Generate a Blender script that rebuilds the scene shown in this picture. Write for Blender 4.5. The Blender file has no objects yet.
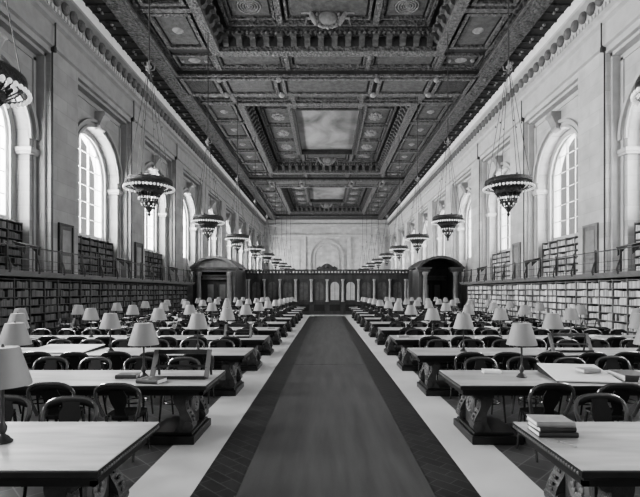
import bpy, bmesh, math, random
from mathutils import Vector, Matrix
random.seed(7)
PI = math.pi
scn = bpy.context.scene
COL = scn.collection
F = 450.0
CX, CH = -0.1, 2.05
FL = -0.1                             # floor level

# ------------------------------------------------------------------ materials
def mat(name, g, rough=0.6, var=0.15, scale=3.0, bump=0.0, bscale=20.0, spec=0.4, metal=0.0,
        stretch=(1, 1, 1), rnd=0.0, island=0.0, voronoi=False, coat=0.0):
    m = bpy.data.materials.new(name); m.use_nodes = True
    nt = m.node_tree; N = nt.nodes; L = nt.links
    b = N['Principled BSDF']
    b.inputs['Roughness'].default_value = rough
    b.inputs['Specular IOR Level'].default_value = spec
    b.inputs['Metallic'].default_value = metal
    b.inputs['Coat Weight'].default_value = coat
    b.inputs['Coat Roughness'].default_value = 0.15
    tc = N.new('ShaderNodeTexCoord'); mp = N.new('ShaderNodeMapping')
    mp.inputs['Scale'].default_value = stretch
    L.new(tc.outputs['Object'], mp.inputs['Vector'])
    no = N.new('ShaderNodeTexNoise'); no.inputs['Scale'].default_value = scale
    no.inputs['Detail'].default_value = 5
    L.new(mp.outputs[0], no.inputs['Vector'])
    mr = N.new('ShaderNodeMapRange')
    mr.inputs['From Min'].default_value = 0.3; mr.inputs['From Max'].default_value = 0.7
    mr.inputs['To Min'].default_value = g * (1 - var); mr.inputs['To Max'].default_value = g * (1 + var)
    L.new(no.outputs['Fac'], mr.inputs['Value'])
    val = mr.outputs[0]
    if rnd or island:
        if rnd:
            src = N.new('ShaderNodeObjectInfo').outputs['Random']; amt = rnd
        else:
            src = N.new('ShaderNodeNewGeometry').outputs['Random Per Island']; amt = island
        m2 = N.new('ShaderNodeMapRange'); L.new(src, m2.inputs['Value'])
        m2.inputs['To Min'].default_value = 1 - amt; m2.inputs['To Max'].default_value = 1 + amt * 0.6
        mu = N.new('ShaderNodeMath'); mu.operation = 'MULTIPLY'
        L.new(val, mu.inputs[0]); L.new(m2.outputs[0], mu.inputs[1]); val = mu.outputs[0]
    cb = N.new('ShaderNodeCombineColor')
    for i in range(3): L.new(val, cb.inputs[i])
    L.new(cb.outputs[0], b.inputs['Base Color'])
    if bump:
        if voronoi:
            n2 = N.new('ShaderNodeTexVoronoi'); n2.inputs['Scale'].default_value = bscale
            h = n2.outputs['Distance']
        else:
            n2 = N.new('ShaderNodeTexNoise'); n2.inputs['Scale'].default_value = bscale
            n2.inputs['Detail'].default_value = 4; h = n2.outputs['Fac']
        L.new(mp.outputs[0], n2.inputs['Vector'])
        bp = N.new('ShaderNodeBump'); bp.inputs['Strength'].default_value = bump
        bp.inputs['Distance'].default_value = 0.1
        L.new(h, bp.inputs['Height']); L.new(bp.outputs[0], b.inputs['Normal'])
    return m

def brick_mat(name, g, axes, bw, bh, mortar, msz, rough=0.7, var=0.1, rot=0.0, offset=0.5, spec=0.3, bumpd=0.0):
    m = bpy.data.materials.new(name); m.use_nodes = True
    nt = m.node_tree; N = nt.nodes; L = nt.links
    b = N['Principled BSDF']; b.inputs['Roughness'].default_value = rough
    b.inputs['Specular IOR Level'].default_value = spec
    tc = N.new('ShaderNodeTexCoord'); sp = N.new('ShaderNodeSeparateXYZ'); cv = N.new('ShaderNodeCombineXYZ')
    L.new(tc.outputs['Object'], sp.inputs[0])
    L.new(sp.outputs[axes[0]], cv.inputs[0]); L.new(sp.outputs[axes[1]], cv.inputs[1])
    mp = N.new('ShaderNodeMapping'); mp.inputs['Rotation'].default_value = (0, 0, rot)
    L.new(cv.outputs[0], mp.inputs[0])
    br = N.new('ShaderNodeTexBrick'); br.offset = offset
    br.inputs['Scale'].default_value = 1.0
    br.inputs['Brick Width'].default_value = bw; br.inputs['Row Height'].default_value = bh
    br.inputs['Mortar Size'].default_value = msz; br.inputs['Mortar Smooth'].default_value = 0.2
    br.inputs['Color1'].default_value = (g * (1 - var),) * 3 + (1,)
    br.inputs['Color2'].default_value = (g * (1 + var),) * 3 + (1,)
    br.inputs['Mortar'].default_value = (mortar,) * 3 + (1,)
    L.new(mp.outputs[0], br.inputs['Vector'])
    no = N.new('ShaderNodeTexNoise'); no.inputs['Scale'].default_value = 1.3; no.inputs['Detail'].default_value = 6
    L.new(tc.outputs['Object'], no.inputs['Vector'])
    mr = N.new('ShaderNodeMapRange'); mr.inputs['From Min'].default_value = .3; mr.inputs['From Max'].default_value = .7
    mr.inputs['To Min'].default_value = .85; mr.inputs['To Max'].default_value = 1.12
    L.new(no.outputs['Fac'], mr.inputs['Value'])
    mx = N.new('ShaderNodeVectorMath'); mx.operation = 'SCALE'
    L.new(br.outputs['Color'], mx.inputs[0]); L.new(mr.outputs[0], mx.inputs['Scale'])
    L.new(mx.outputs[0], b.inputs['Base Color'])
    return m

M = {}
M['stone'] = brick_mat('travertine_ashlar', .50, (1, 2), 1.5, .62, .42, .012)
M['stone_left'] = brick_mat('shaded_travertine_ashlar', .29, (1, 2), 1.5, .62, .24, .012)  # same stone as the right wall, left side's shade put into the colour
M['stone_end'] = brick_mat('travertine_end_wall', .50, (0, 2), 1.5, .62, .42, .012)
M['trim_left'] = mat('darkened_carved_stone', .29, .7, .1, 2, .25, 30)  # left trim with the dim side's shade in its colour; keystones share it
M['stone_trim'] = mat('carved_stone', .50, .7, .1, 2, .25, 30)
M['stone_egg'] = mat('dark_stone_boss', .15, .7, .15, 4, .4, 14)
M['cove'] = mat('plaster_cove', .74, .8, .06)
M['tile'] = brick_mat('quarry_tile', .07, (0, 1), .33, .33, .16, .008, rough=.36, var=.22, rot=PI / 4, offset=0.0, spec=.4)
M['tile_border'] = brick_mat('border_tile', .03, (0, 1), .33, .165, .075, .007, rough=.4, var=.22, rot=PI / 4, offset=.5, spec=.4)
M['marble'] = mat('pale_marble', .55, .5, .07, 1.2, spec=.35)
M['carpet'] = mat('cork_runner', .07, .5, .22, 2.0, .05, 60, spec=.35, stretch=(3, .25, 1))
M['ceil'] = mat('dark_carved_ceiling', .045, .7, .3, 3.0, .5, 9, voronoi=True)
M['ceil_flat'] = mat('dark_ceiling_panel', .045, .7, .25, 1.5, .25, 5)
M['ceil_light'] = mat('gilded_ceiling_rib', .11, .55, .5, 6.0, .9, 7, voronoi=True)
M['ceil_mid'] = mat('ceiling_panel_field', .085, .7, .3, 3.5, .5, 6)
M['ceil_boss'] = mat('gilded_boss', .22, .45, .25, 6)
M['wood_dark'] = mat('dark_oak', .025, .4, .3, 4, .1, 30, stretch=(1, 1, .3))
M['wood_screen'] = mat('screen_oak', .062, .45, .3, 3, .1, 30, stretch=(1, 1, .3))
M['wood_light'] = mat('pale_oak', .15, .45, .25, 4, stretch=(1, 1, .3))
M['screen_column'] = mat('pale_screen_column', .38, .4, .15, 3)
M['column'] = mat('polished_column', .2, .35, .15, 3)
M['table_top'] = mat('oak_table_top', .33, .46, .3, 2.2, .03, 40, spec=1.0, stretch=(.5, 3, 1))
M['table_edge'] = mat('oak_table_edge', .018, .4, .25, 5)
M['table_carved'] = mat('carved_oak', .045, .38, .3, 10, .12, 60, voronoi=True)
M['chair'] = mat('bentwood_chair', .02, .22, .25, 5, spec=.9, coat=.7)
M['bow'] = mat('highlit_bow_rim', .06, .2, .3, 5, spec=1.0, coat=.8)  # paler than the chair: window highlight on the rim put into the colour
M['splat'] = mat('chair_splat', .012, .6, .25, 5, spec=.25)
M['shade'] = mat('pale_metal_shade', .27, .5, .05, 5, spec=.4)
M['bronze'] = mat('bronze', .045, .35, .3, 10, spec=.6)
M['bronze_carved'] = mat('chased_bronze', .05, .4, .4, 20, .7, 40, voronoi=True)
M['bulb'] = mat('frosted_bulb', .85, .25, .03, spec=.6)
_b = M['bulb'].node_tree.nodes['Principled BSDF']; _b.inputs['Emission Color'].default_value = (1, 1, 1, 1); _b.inputs['Emission Strength'].default_value = .35  # bulbs are unlit; faint glow added for the window light they catch
M['book'] = mat('book_cloth', .52, .7, .08, 4, rnd=.55)
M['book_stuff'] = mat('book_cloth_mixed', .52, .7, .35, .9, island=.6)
M['book_left'] = mat('shaded_volumes', .11, .7, .3, .9, island=.55)  # left-hand books, darkened in colour to stand for the shade there
M['case_left'] = mat('shaded_oak', .06, .5, .2, 4)  # left bookcase oak with the shade of that side in its colour
M['pages'] = mat('page_block', .68, .8, .08, 30, stretch=(1, 1, 12))
M['paper'] = mat('white_paper', .78, .75, .04)
M['cover_dark'] = mat('dark_book_cover', .05, .5, .2, 8)
M['cover_grey'] = mat('grey_book_cover', .30, .6, .15, 8)
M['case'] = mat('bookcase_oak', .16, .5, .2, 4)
M['case_back'] = mat('bookcase_back', .02, .7, .2, 4)
M['gallery'] = mat('gallery_fascia', .2, .5, .15, 4)
M['wire'] = mat('grey_wire', .16, .5, .1, 5)
M['iron'] = mat('dark_iron', .05, .45, .2, 10)
M['frame'] = mat('painted_window_frame', .45, .5, .08, 3)
M['medal'] = mat('gilded_relief', .2, .45, .3, 12, .5, 18)

def cloud_mat():
    m = bpy.data.materials.new('cloud_mural'); m.use_nodes = True
    N = m.node_tree.nodes; L = m.node_tree.links; b = N['Principled BSDF']
    b.inputs['Roughness'].default_value = .85
    tc = N.new('ShaderNodeTexCoord'); mp = N.new('ShaderNodeMapping'); mp.inputs['Scale'].default_value = (.32, .22, 1)
    no = N.new('ShaderNodeTexNoise'); no.inputs['Scale'].default_value = 1.1; no.inputs['Detail'].default_value = 6
    no.inputs['Distortion'].default_value = .8
    cr = N.new('ShaderNodeValToRGB')
    cr.color_ramp.elements[0].position = .32; cr.color_ramp.elements[0].color = (.08, .08, .08, 1)
    cr.color_ramp.elements[1].position = .68; cr.color_ramp.elements[1].color = (.3, .3, .3, 1)
    L.new(tc.outputs['Object'], mp.inputs[0]); L.new(mp.outputs[0], no.inputs['Vector'])
    L.new(no.outputs['Fac'], cr.inputs[0]); L.new(cr.outputs[0], b.inputs['Base Color'])
    return m
M['mural'] = cloud_mat()
def glass_mat():
    m = bpy.data.materials.new('window_glass'); m.use_nodes = True
    N = m.node_tree.nodes; L = m.node_tree.links
    N.remove(N['Principled BSDF']); o = N['Material Output']
    t = N.new('ShaderNodeBsdfTransparent'); t.inputs[0].default_value = (.93, .93, .93, 1)
    g = N.new('ShaderNodeBsdfGlossy'); g.inputs['Roughness'].default_value = .05
    x = N.new('ShaderNodeMixShader'); x.inputs[0].default_value = .06
    L.new(t.outputs[0], x.inputs[1]); L.new(g.outputs[0], x.inputs[2]); L.new(x.outputs[0], o.inputs[0])
    return m
M['glass'] = glass_mat()
M['dark_glass'] = mat('leaded_dark_glass', .14, .15, .2, 3, spec=.6)

# ------------------------------------------------------------------ mesh builder
class MB:
    def __init__(s): s.v = []; s.f = []
    def add(s, vs, fs, mtx=None):
        o = len(s.v)
        for p in vs:
            p = Vector(p); s.v.append(tuple(mtx @ p) if mtx else tuple(p))
        s.f += [tuple(i + o for i in f) for f in fs]; return s
    def box(s, x0, x1, y0, y1, z0, z1, mtx=None):
        if x0 > x1: x0, x1 = x1, x0
        if y0 > y1: y0, y1 = y1, y0
        if z0 > z1: z0, z1 = z1, z0
        return s.add([(x0, y0, z0), (x1, y0, z0), (x1, y1, z0), (x0, y1, z0), (x0, y0, z1), (x1, y0, z1), (x1, y1, z1), (x0, y1, z1)],
                     [(0, 3, 2, 1), (4, 5, 6, 7), (0, 1, 5, 4), (1, 2, 6, 5), (2, 3, 7, 6), (3, 0, 4, 7)], mtx)
    def bbox(s, x0, x1, y0, y1, z0, z1, b=.01, mtx=None):   # box with chamfered edges top and bottom
        vs = []; fs = []
        rings = [(b, z0), (0, z0 + b), (0, z1 - b), (b, z1)]
        for d, z in rings: vs += [(x0 + d, y0 + d, z), (x1 - d, y0 + d, z), (x1 - d, y1 - d, z), (x0 + d, y1 - d, z)]
        fs.append((3, 2, 1, 0)); fs.append((12, 13, 14, 15))
        for r in range(3):
            for i in range(4):
                j = (i + 1) % 4; fs.append((r * 4 + i, r * 4 + j, r * 4 + 4 + j, r * 4 + 4 + i))
        return s.add(vs, fs, mtx)
    def lathe(s, prof, seg=16, c=(0, 0, 0), mtx=None, arc=2 * PI, cap=True):
        vs = []; fs = []; n = len(prof)
        for r, z in prof:
            for k in range(seg):
                a = arc * k / seg; vs.append((c[0] + r * math.cos(a), c[1] + r * math.sin(a), c[2] + z))
        for i in range(n - 1):
            for k in range(seg):
                j = (k + 1) % seg; fs.append((i * seg + k, i * seg + j, i * seg + seg + j, i * seg + seg + k))
        if cap:
            if prof[0][0] > 1e-4: fs.append(tuple(range(seg - 1, -1, -1)))
            if prof[-1][0] > 1e-4: fs.append(tuple(range((n - 1) * seg, n * seg)))
        return s.add(vs, fs, mtx)
    def tube(s, pts, r, seg=8, closed=False, flat=None, mtx=None):
        pts = [Vector(p) for p in pts]; n = len(pts); vs = []; fs = []
        rr = r if isinstance(r, (list, tuple)) else [r] * n
        up0 = None
        for i, p in enumerate(pts):
            a = pts[(i - 1) % n] if (closed or i > 0) else p
            b = pts[(i + 1) % n] if (closed or i < n - 1) else p
            t = (b - a).normalized()
            if up0 is None:
                up0 = Vector((0, 0, 1)) if abs(t.z) < .9 else Vector((0, 1, 0))
            u = up0 - t * up0.dot(t)
            if u.length < 1e-4: u = Vector((1, 0, 0)) - t * t.x
            u.normalize(); up0 = u; w = t.cross(u)
            for k in range(seg):
                an = 2 * PI * (k + .5) / seg
                vs.append(p + u * (math.sin(an) * rr[i]) + w * (math.cos(an) * rr[i] * (flat or 1)))
        m = n if closed else n - 1
        for i in range(m):
            for k in range(seg):
                j = (k + 1) % seg; i2 = (i + 1) % n
                fs.append((i * seg + k, i * seg + j, i2 * seg + j, i2 * seg + k))
        if not closed:
            fs.append(tuple(range(seg - 1, -1, -1))); fs.append(tuple(range((n - 1) * seg, n * seg)))
        return s.add(vs, fs, mtx)
    def prism(s, poly, axis, a, b, mtx=None):   # poly in the two other axes
        n = len(poly); vs = []
        for t in (a, b):
            for p in poly:
                if axis == 0: vs.append((t, p[0], p[1]))
                elif axis == 1: vs.append((p[0], t, p[1]))
                else: vs.append((p[0], p[1], t))
        fs = [tuple(range(n - 1, -1, -1)), tuple(range(n, 2 * n))]
        for i in range(n):
            j = (i + 1) % n; fs.append((i, j, n + j, n + i))
        return s.add(vs, fs, mtx)
    def sphere(s, c, r, seg=8, rings=5, sc=(1, 1, 1)):
        vs = []; fs = []
        for i in range(rings + 1):
            a = PI * i / rings
            for k in range(seg):
                p = 2 * PI * k / seg
                vs.append((c[0] + r * sc[0] * math.sin(a) * math.cos(p), c[1] + r * sc[1] * math.sin(a) * math.sin(p), c[2] - r * sc[2] * math.cos(a)))
        for i in range(rings):
            for k in range(seg):
                j = (k + 1) % seg; fs.append((i * seg + k, i * seg + j, i * seg + seg + j, i * seg + seg + k))
        return s.add(vs, fs)
    def mesh(s, name, m, smooth=False):
        me = bpy.data.meshes.new(name); me.from_pydata(s.v, [], s.f)
        bm = bmesh.new(); bm.from_mesh(me)
        bmesh.ops.remove_doubles(bm, verts=bm.verts, dist=1e-5) if smooth else None
        bmesh.ops.recalc_face_normals(bm, faces=bm.faces)
        bm.to_mesh(me); bm.free()
        me.materials.append(m)
        if smooth:
            for p in me.polygons: p.use_smooth = True
            try: me.set_sharp_from_angle(angle=math.radians(40))
            except Exception: pass
        return me
    def build(s, name, m, parent=None, smooth=False, loc=None):
        o = bpy.data.objects.new(name, s.mesh(name, m, smooth)); COL.objects.link(o)
        if parent: o.parent = parent
        if loc: o.location = loc
        return o

def tag(o, label=None, cat=None, group=None, kind=None):
    if label: o['label'] = label
    if cat: o['category'] = cat
    if group: o['group'] = group
    if kind: o['kind'] = kind
    return o
def empty(name, loc, label, cat, group=None, rz=0.0):
    o = bpy.data.objects.new(name, None); COL.objects.link(o); o.empty_display_size = .1
    o.location = loc; o.rotation_euler = (0, 0, rz); return tag(o, label, cat, group)
def copy_tree(o, parent=None):
    c = o.copy(); COL.objects.link(c); c.parent = parent
    for ch in list(o.children): copy_tree(ch, c)
    return c
def struct(mb, name, m, parent=None, smooth=False):
    o = mb.build(name, m, parent, smooth)
    if not parent: o['kind'] = 'structure'
    return o
ORD = ['zeroth', 'first', 'second', 'third', 'fourth', 'fifth', 'sixth', 'seventh', 'eighth', 'ninth', 'tenth', 'eleventh', 'twelfth', 'thirteenth', 'fourteenth', 'fifteenth', 'sixteenth', 'seventeenth', 'eighteenth', 'nineteenth', 'twentieth']
def in_view(x, y, z=1.0, pad=0.35):
    if y < .5: return False
    u = (x - CX) * F / y
    return (-326 - pad * F / y) < u < (314 + pad * F / y)

# ------------------------------------------------------------------ floor
YB, YF, YS = -3.0, 84.0, 42.0
floor = struct(MB().box(-11.9, 11.9, YB, YF + .3, FL - .2, FL), 'floor', M['tile'])
for sx in (-1, 1):
    MB().box(sx * 1.52, sx * 2.23, YB, 40.4, FL, FL + .004).build('marble_strip', M['marble'], floor)
    MB().box(sx * 1.04, sx * 1.52, YB, 38.6, FL, FL + .003).build('border_strip', M['tile_border'], floor)
MB().box(-1.52, 1.52, 38.6, 40.4, FL, FL + .0045).build('marble_strip', M['marble'], floor)
run = MB().box(-1.04, 1.04, YB, 13.1, FL, FL + .012).box(-1.04, 1.04, 13.13, 38.6, FL, FL + .012).build('carpet_runner', M['carpet'])
tag(run, 'dark cork carpet runner laid along the centre of the aisle', 'carpet')

# ------------------------------------------------------------------ walls and windows
XP, XR, XG = 11.75, 12.3, 13.2        # pier face, recessed wall face, glass plane
BAY = 7.8
C0 = 24.0                              # a window centre
KS = range(-3, 8)
HW, SPR, ZC, ZTOP = 2.3, 8.35, 15.3, 12.1
def arch_pts(c, hw, spr, n=20):
    return [(c + hw * math.cos(PI * k / n), spr + hw * math.sin(PI * k / n)) for k in range(n + 1)]
def ring_poly_band(mb, c, r0, r1, spr, x0, x1, n=20, legs=None):
    # arch band (in YZ) between radius r0 and r1, extruded x0..x1
    po = [(c + r1 * math.cos(PI * k / n), spr + r1 * math.sin(PI * k / n)) for k in range(n + 1)]
    pi_ = [(c + r0 * math.cos(PI * k / n), spr + r0 * math.sin(PI * k / n)) for k in range(n + 1)]
    if legs is not None:
        po = [(c + r1, legs)] + po + [(c - r1, legs)]; pi_ = [(c + r0, legs)] + pi_ + [(c - r0, legs)]
    for i in range(len(po) - 1):
        mb.prism([pi_[i], po[i], po[i + 1], pi_[i + 1]], 0, x0, x1)
wn = 0
for sx, side in ((-1, 'left'), (1, 'right')):
    wall = MB()
    wall.box(sx * XP, sx * 13.7, YB, YF + .3, ZTOP, ZC + 2.0)
    wall.box(sx * XP, sx * 13.7, YB, YF + .3, FL, 2.7)
    trim = MB(); keys = MB()
    for k in KS:
        c = C0 + BAY * k; a, b = c - 2.85, c + 2.85
        if b > YF: continue
        # pier after this bay
        wall.box(sx * XP, sx * 13.7, b, min(b + BAY - 5.7, YF + .3), 2.7, ZTOP)
        if k == KS[0]: wall.box(sx * XP, sx * 13.7, YB, a, 2.7, ZTOP) if a > YB else None
        # recessed wall round the arch
        zb = 4.95
        wall.box(sx * XR, sx * 13.6, a, c - HW, 2.7, ZTOP)
        wall.box(sx * XR, sx * 13.6, c + HW, b, 2.7, ZTOP)
        wall.box(sx * (XR + .75), sx * 13.6, c - HW, c + HW, 2.7, zb)
        ap = arch_pts(c, HW, SPR)
        for i in range(len(ap) - 1):
            wall.prism([ap[i], ap[i + 1], (ap[i + 1][0], ZTOP), (ap[i][0], ZTOP)], 0, sx * XR, sx * 13.6)
        # moulding round the recess, hood, impost, keystone
        trim.box(sx * (XP + .2), sx * XR, b - .12, b, 2.75, ZTOP).box(sx * (XP + .2), sx * XR, a, a + .12, 2.75, ZTOP)
        trim.box(sx * (XP + .2), sx * XR, a, b, ZTOP - .14, ZTOP)
        trim.box(sx * (XR - .06), sx * XR, b - .36, b - .2, 2.75, ZTOP - .3).box(sx * (XR - .06), sx * XR, a + .2, a + .36, 2.75, ZTOP - .3)
        trim.box(sx * (XR - .06), sx * XR, a + .2, b - .2, ZTOP - .42, ZTOP - .3)
        ring_poly_band(trim, c, HW, HW + .12, SPR, sx * (XR - .08), sx * (XR + .05))
        ring_poly_band(trim, c, HW + .26, HW + .42, SPR, sx * (XR - .16), sx * (XR + .02))
        ring_poly_band(trim, c, HW - .3, HW + .02, SPR, sx * (XR + .55), sx * (XR + .62), legs=4.95)
        for s2 in (-1, 1):
            y0, y1 = sorted((c + s2 * (HW - .1), c + s2 * (HW + .45)))
            trim.box(sx * (XR - .12), sx * (XG - .3), y0, y1, 7.68, 7.78).box(sx * (XR - .16), sx * (XG - .3), y0 - .04, y1 + .04, 7.78, 7.95)
        z0 = SPR + HW - .1
        keys.prism([(sx * XR, z0), (sx * (XR - .22), z0 + .05), (sx * (XR - .3), z0 + .35), (sx * (XR - .5), z0 + .75), (sx * (XR - .52), z0 + 1.0), (sx * XR, z0 + 1.0)], 1, c - .27, c + .27)
        keys.lathe([(.13, -.3), (.13, .3)], 10, mtx=Matrix.Translation((sx * (XR - .44), c, z0 + .82)) @ Matrix.Rotation(PI / 2, 4, 'X'))
        keys.lathe([(.1, -.3), (.1, .3)], 10, mtx=Matrix.Translation((sx * (XR - .2), c, z0 + .16)) @ Matrix.Rotation(PI / 2, 4, 'X'))
        # ---- window
        wn += 1
        fr = MB()
        ring_poly_band(fr, c, HW - .22, HW + .03, SPR, sx * (XG - .08), sx * (XG + .1), legs=4.95)
        fr.box(sx * (XG - .1), sx * (XG + .1), c - HW, c + HW, 4.95, 5.12)
        for yy in (-.78, .78):
            fr.box(sx * (XG - .06), sx * (XG + .06), c + yy - .02, c + yy + .02, 5.0, SPR + 2.08)
        w = struct(fr, 'window_%d' % wn, M['frame'])
        mu = MB()
        for zz in (6.0, 6.9, 7.8, 8.7, 9.6):
            hh = HW if zz < SPR else math.sqrt(HW * HW - (zz - SPR) ** 2)
            mu.box(sx * (XG - .025), sx * (XG + .025), c - hh, c + hh, zz - .018, zz + .018)
        for yy in (-1.54, 0, 1.54): mu.box(sx * (XG - .025), sx * (XG + .025), c + yy - .016, c + yy + .016, 5.0, SPR + (2.25 if yy == 0 else 1.7))
        mu.build('muntin', M['frame'], w)
        gp = [(c + HW, 5.0)] + arch_pts(c, HW, SPR) + [(c - HW, 5.0)]
        gm = MB(); gm.add([(sx * (XG + .02), p[0], p[1]) for p in gp], [tuple(range(len(gp)))])
        gm.build('pane', M['glass'], w)
        # daylight outside this window
        ld = bpy.data.lights.new('daylight', 'AREA'); ld.shape = 'RECTANGLE'; ld.size = 5.0; ld.size_y = 6.6
        ld.energy = (3500 if sx < 0 else 1250)
        lo = bpy.data.objects.new('daylight', ld); COL.objects.link(lo)
        lo.location = (sx * 13.75, c, 7.9); lo.rotation_euler = (PI / 2, 0, PI / 2 * (1 if sx > 0 else -1)); 
        lo.rotation_euler = (0, PI / 2 * sx, 0)
        ld.size, ld.size_y = 6.6, 5.0
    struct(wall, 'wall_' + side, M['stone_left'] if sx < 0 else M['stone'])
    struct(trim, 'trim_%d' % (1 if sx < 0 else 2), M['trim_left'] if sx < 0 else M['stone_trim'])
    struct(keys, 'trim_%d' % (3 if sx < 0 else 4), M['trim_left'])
    # cornice profile swept along y
    prof = [(11.76, 12.35), (11.62, 12.4), (11.62, 12.55), (11.70, 12.6), (11.70, 13.35), (11.55, 13.45), (11.55, 13.62), (11.42, 13.7), (11.42, 13.95), (11.52, 14.0), (11.56, 14.1),
            (11.56, 14.68), (11.30, 14.78), (11.30, 14.92), (11.76, 14.92)]
    cm = MB(); cm.prism([(sx * p[0], p[1]) for p in prof], 1, YB, YF)
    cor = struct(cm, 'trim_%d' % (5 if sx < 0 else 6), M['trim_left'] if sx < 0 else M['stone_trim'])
    cv = MB(); cv.prism([(sx * 11.31, 14.92), (sx * 11.24, 15.1), (sx * 11.2, 15.32), (sx * 11.76, 15.32), (sx * 11.76, 14.92)], 1, YB, YF)
    cv.build('cove', M['cove'], cor)
    eg = MB(); dn = MB(); y = 12.0
    while y < YF - .5:
        eg.sphere((sx * 11.5, y, 14.38), .24, 8, 6, (.8, .95, 1.15)); y += .64
    y = 12.0
    while y < 60:
        dn.box(sx * 11.36, sx * 11.44, y, y + .13, 13.72, 13.92); y += .24
    eg.build('egg_moulding', M['stone_egg'], cor, True); dn.build('dentil', M['stone_trim'], cor)

# end wall with a blind arch
ew = MB().box(-13.7, 13.7, YF, YF + .6, FL, 17.2)
struct(ew, 'wall_far', M['stone_end'])
et = MB()
for r0, r1, d in ((2.9, 3.2, .25), (2.2, 2.4, .15)):
    n = 20
    po = [(r1, 2)] + [(r1 * math.cos(PI * k / n), 8.5 + r1 * math.sin(PI * k / n)) for k in range(n + 1)] + [(-r1, 2)]
    pi_ = [(r0, 2)] + [(r0 * math.cos(PI * k / n), 8.5 + r0 * math.sin(PI * k / n)) for k in range(n + 1)] + [(-r0, 2)]
    for i in range(len(po) - 1): et.prism([pi_[i], po[i], po[i + 1], pi_[i + 1]], 1, YF - d, YF)
et.box(-11.5, 11.5, YF - .2, YF, 12.2, 12.6).box(-11.5, 11.5, YF - .35, YF, 14.0, 14.5).box(-11.5, 11.5, YF - .5, YF, 14.7, 15.3)
for x in (-10.5, -4.2, 4.2, 10.5): et.box(x - .35, x + .35, YF - .2, YF, 2, 12.2)
for xa, xb in ((-9.6, -5.0), (5.0, 9.6)):
    for q in ((xa, xa + .15), (xb - .15, xb)): et.box(q[0], q[1], YF - .1, YF, 5, 11.5)
    et.box(xa, xb, YF - .1, YF, 11.35, 11.5).box(xa, xb, YF - .1, YF, 5, 5.15)
struct(et, 'trim_7', M['stone_trim'])

# ------------------------------------------------------------------ ceiling
z0 = 15.3
XE, XO = 11.3, 9.3
R1x, R2x, R3x = 6.1, 5.55, 2.85
coffers = [(4.4, 27.7), (30.4, 53.7), (56.4, 79.7)]
cl = MB()       # dark soffits
cl.box(-13.7, 13.7, YB, YF + .3, 17.35, 17.6)                      # roof slab above everything
for sx in (-1, 1): cl.box(sx * XO, sx * 13.6, YB, YF, z0, z0 + .5)
edges = [YB] + [v for c in coffers for v in c] + [YF]
for i in range(0, len(edges), 2): cl.box(-XO, XO, edges[i], edges[i + 1], z0, z0 + 2.06)
def ring(mb, xa, ya0, ya1, xb, yb0, yb1, za, zb):
    # frame between outer rect (xa, ya0..ya1) and inner rect (xb, yb0..yb1)
    mb.box(-xa, xa, ya0, yb0, za, zb); mb.box(-xa, xa, yb1, ya1, za, zb)
    mb.box(-xa, -xb, yb0, yb1, za, zb); mb.box(xb, xa, yb0, yb1, za, zb)
ribs = MB(); field = MB(); flat = MB(); cor = MB(); boss = MB(); medal = MB(); egg = MB()
rects = []
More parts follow.
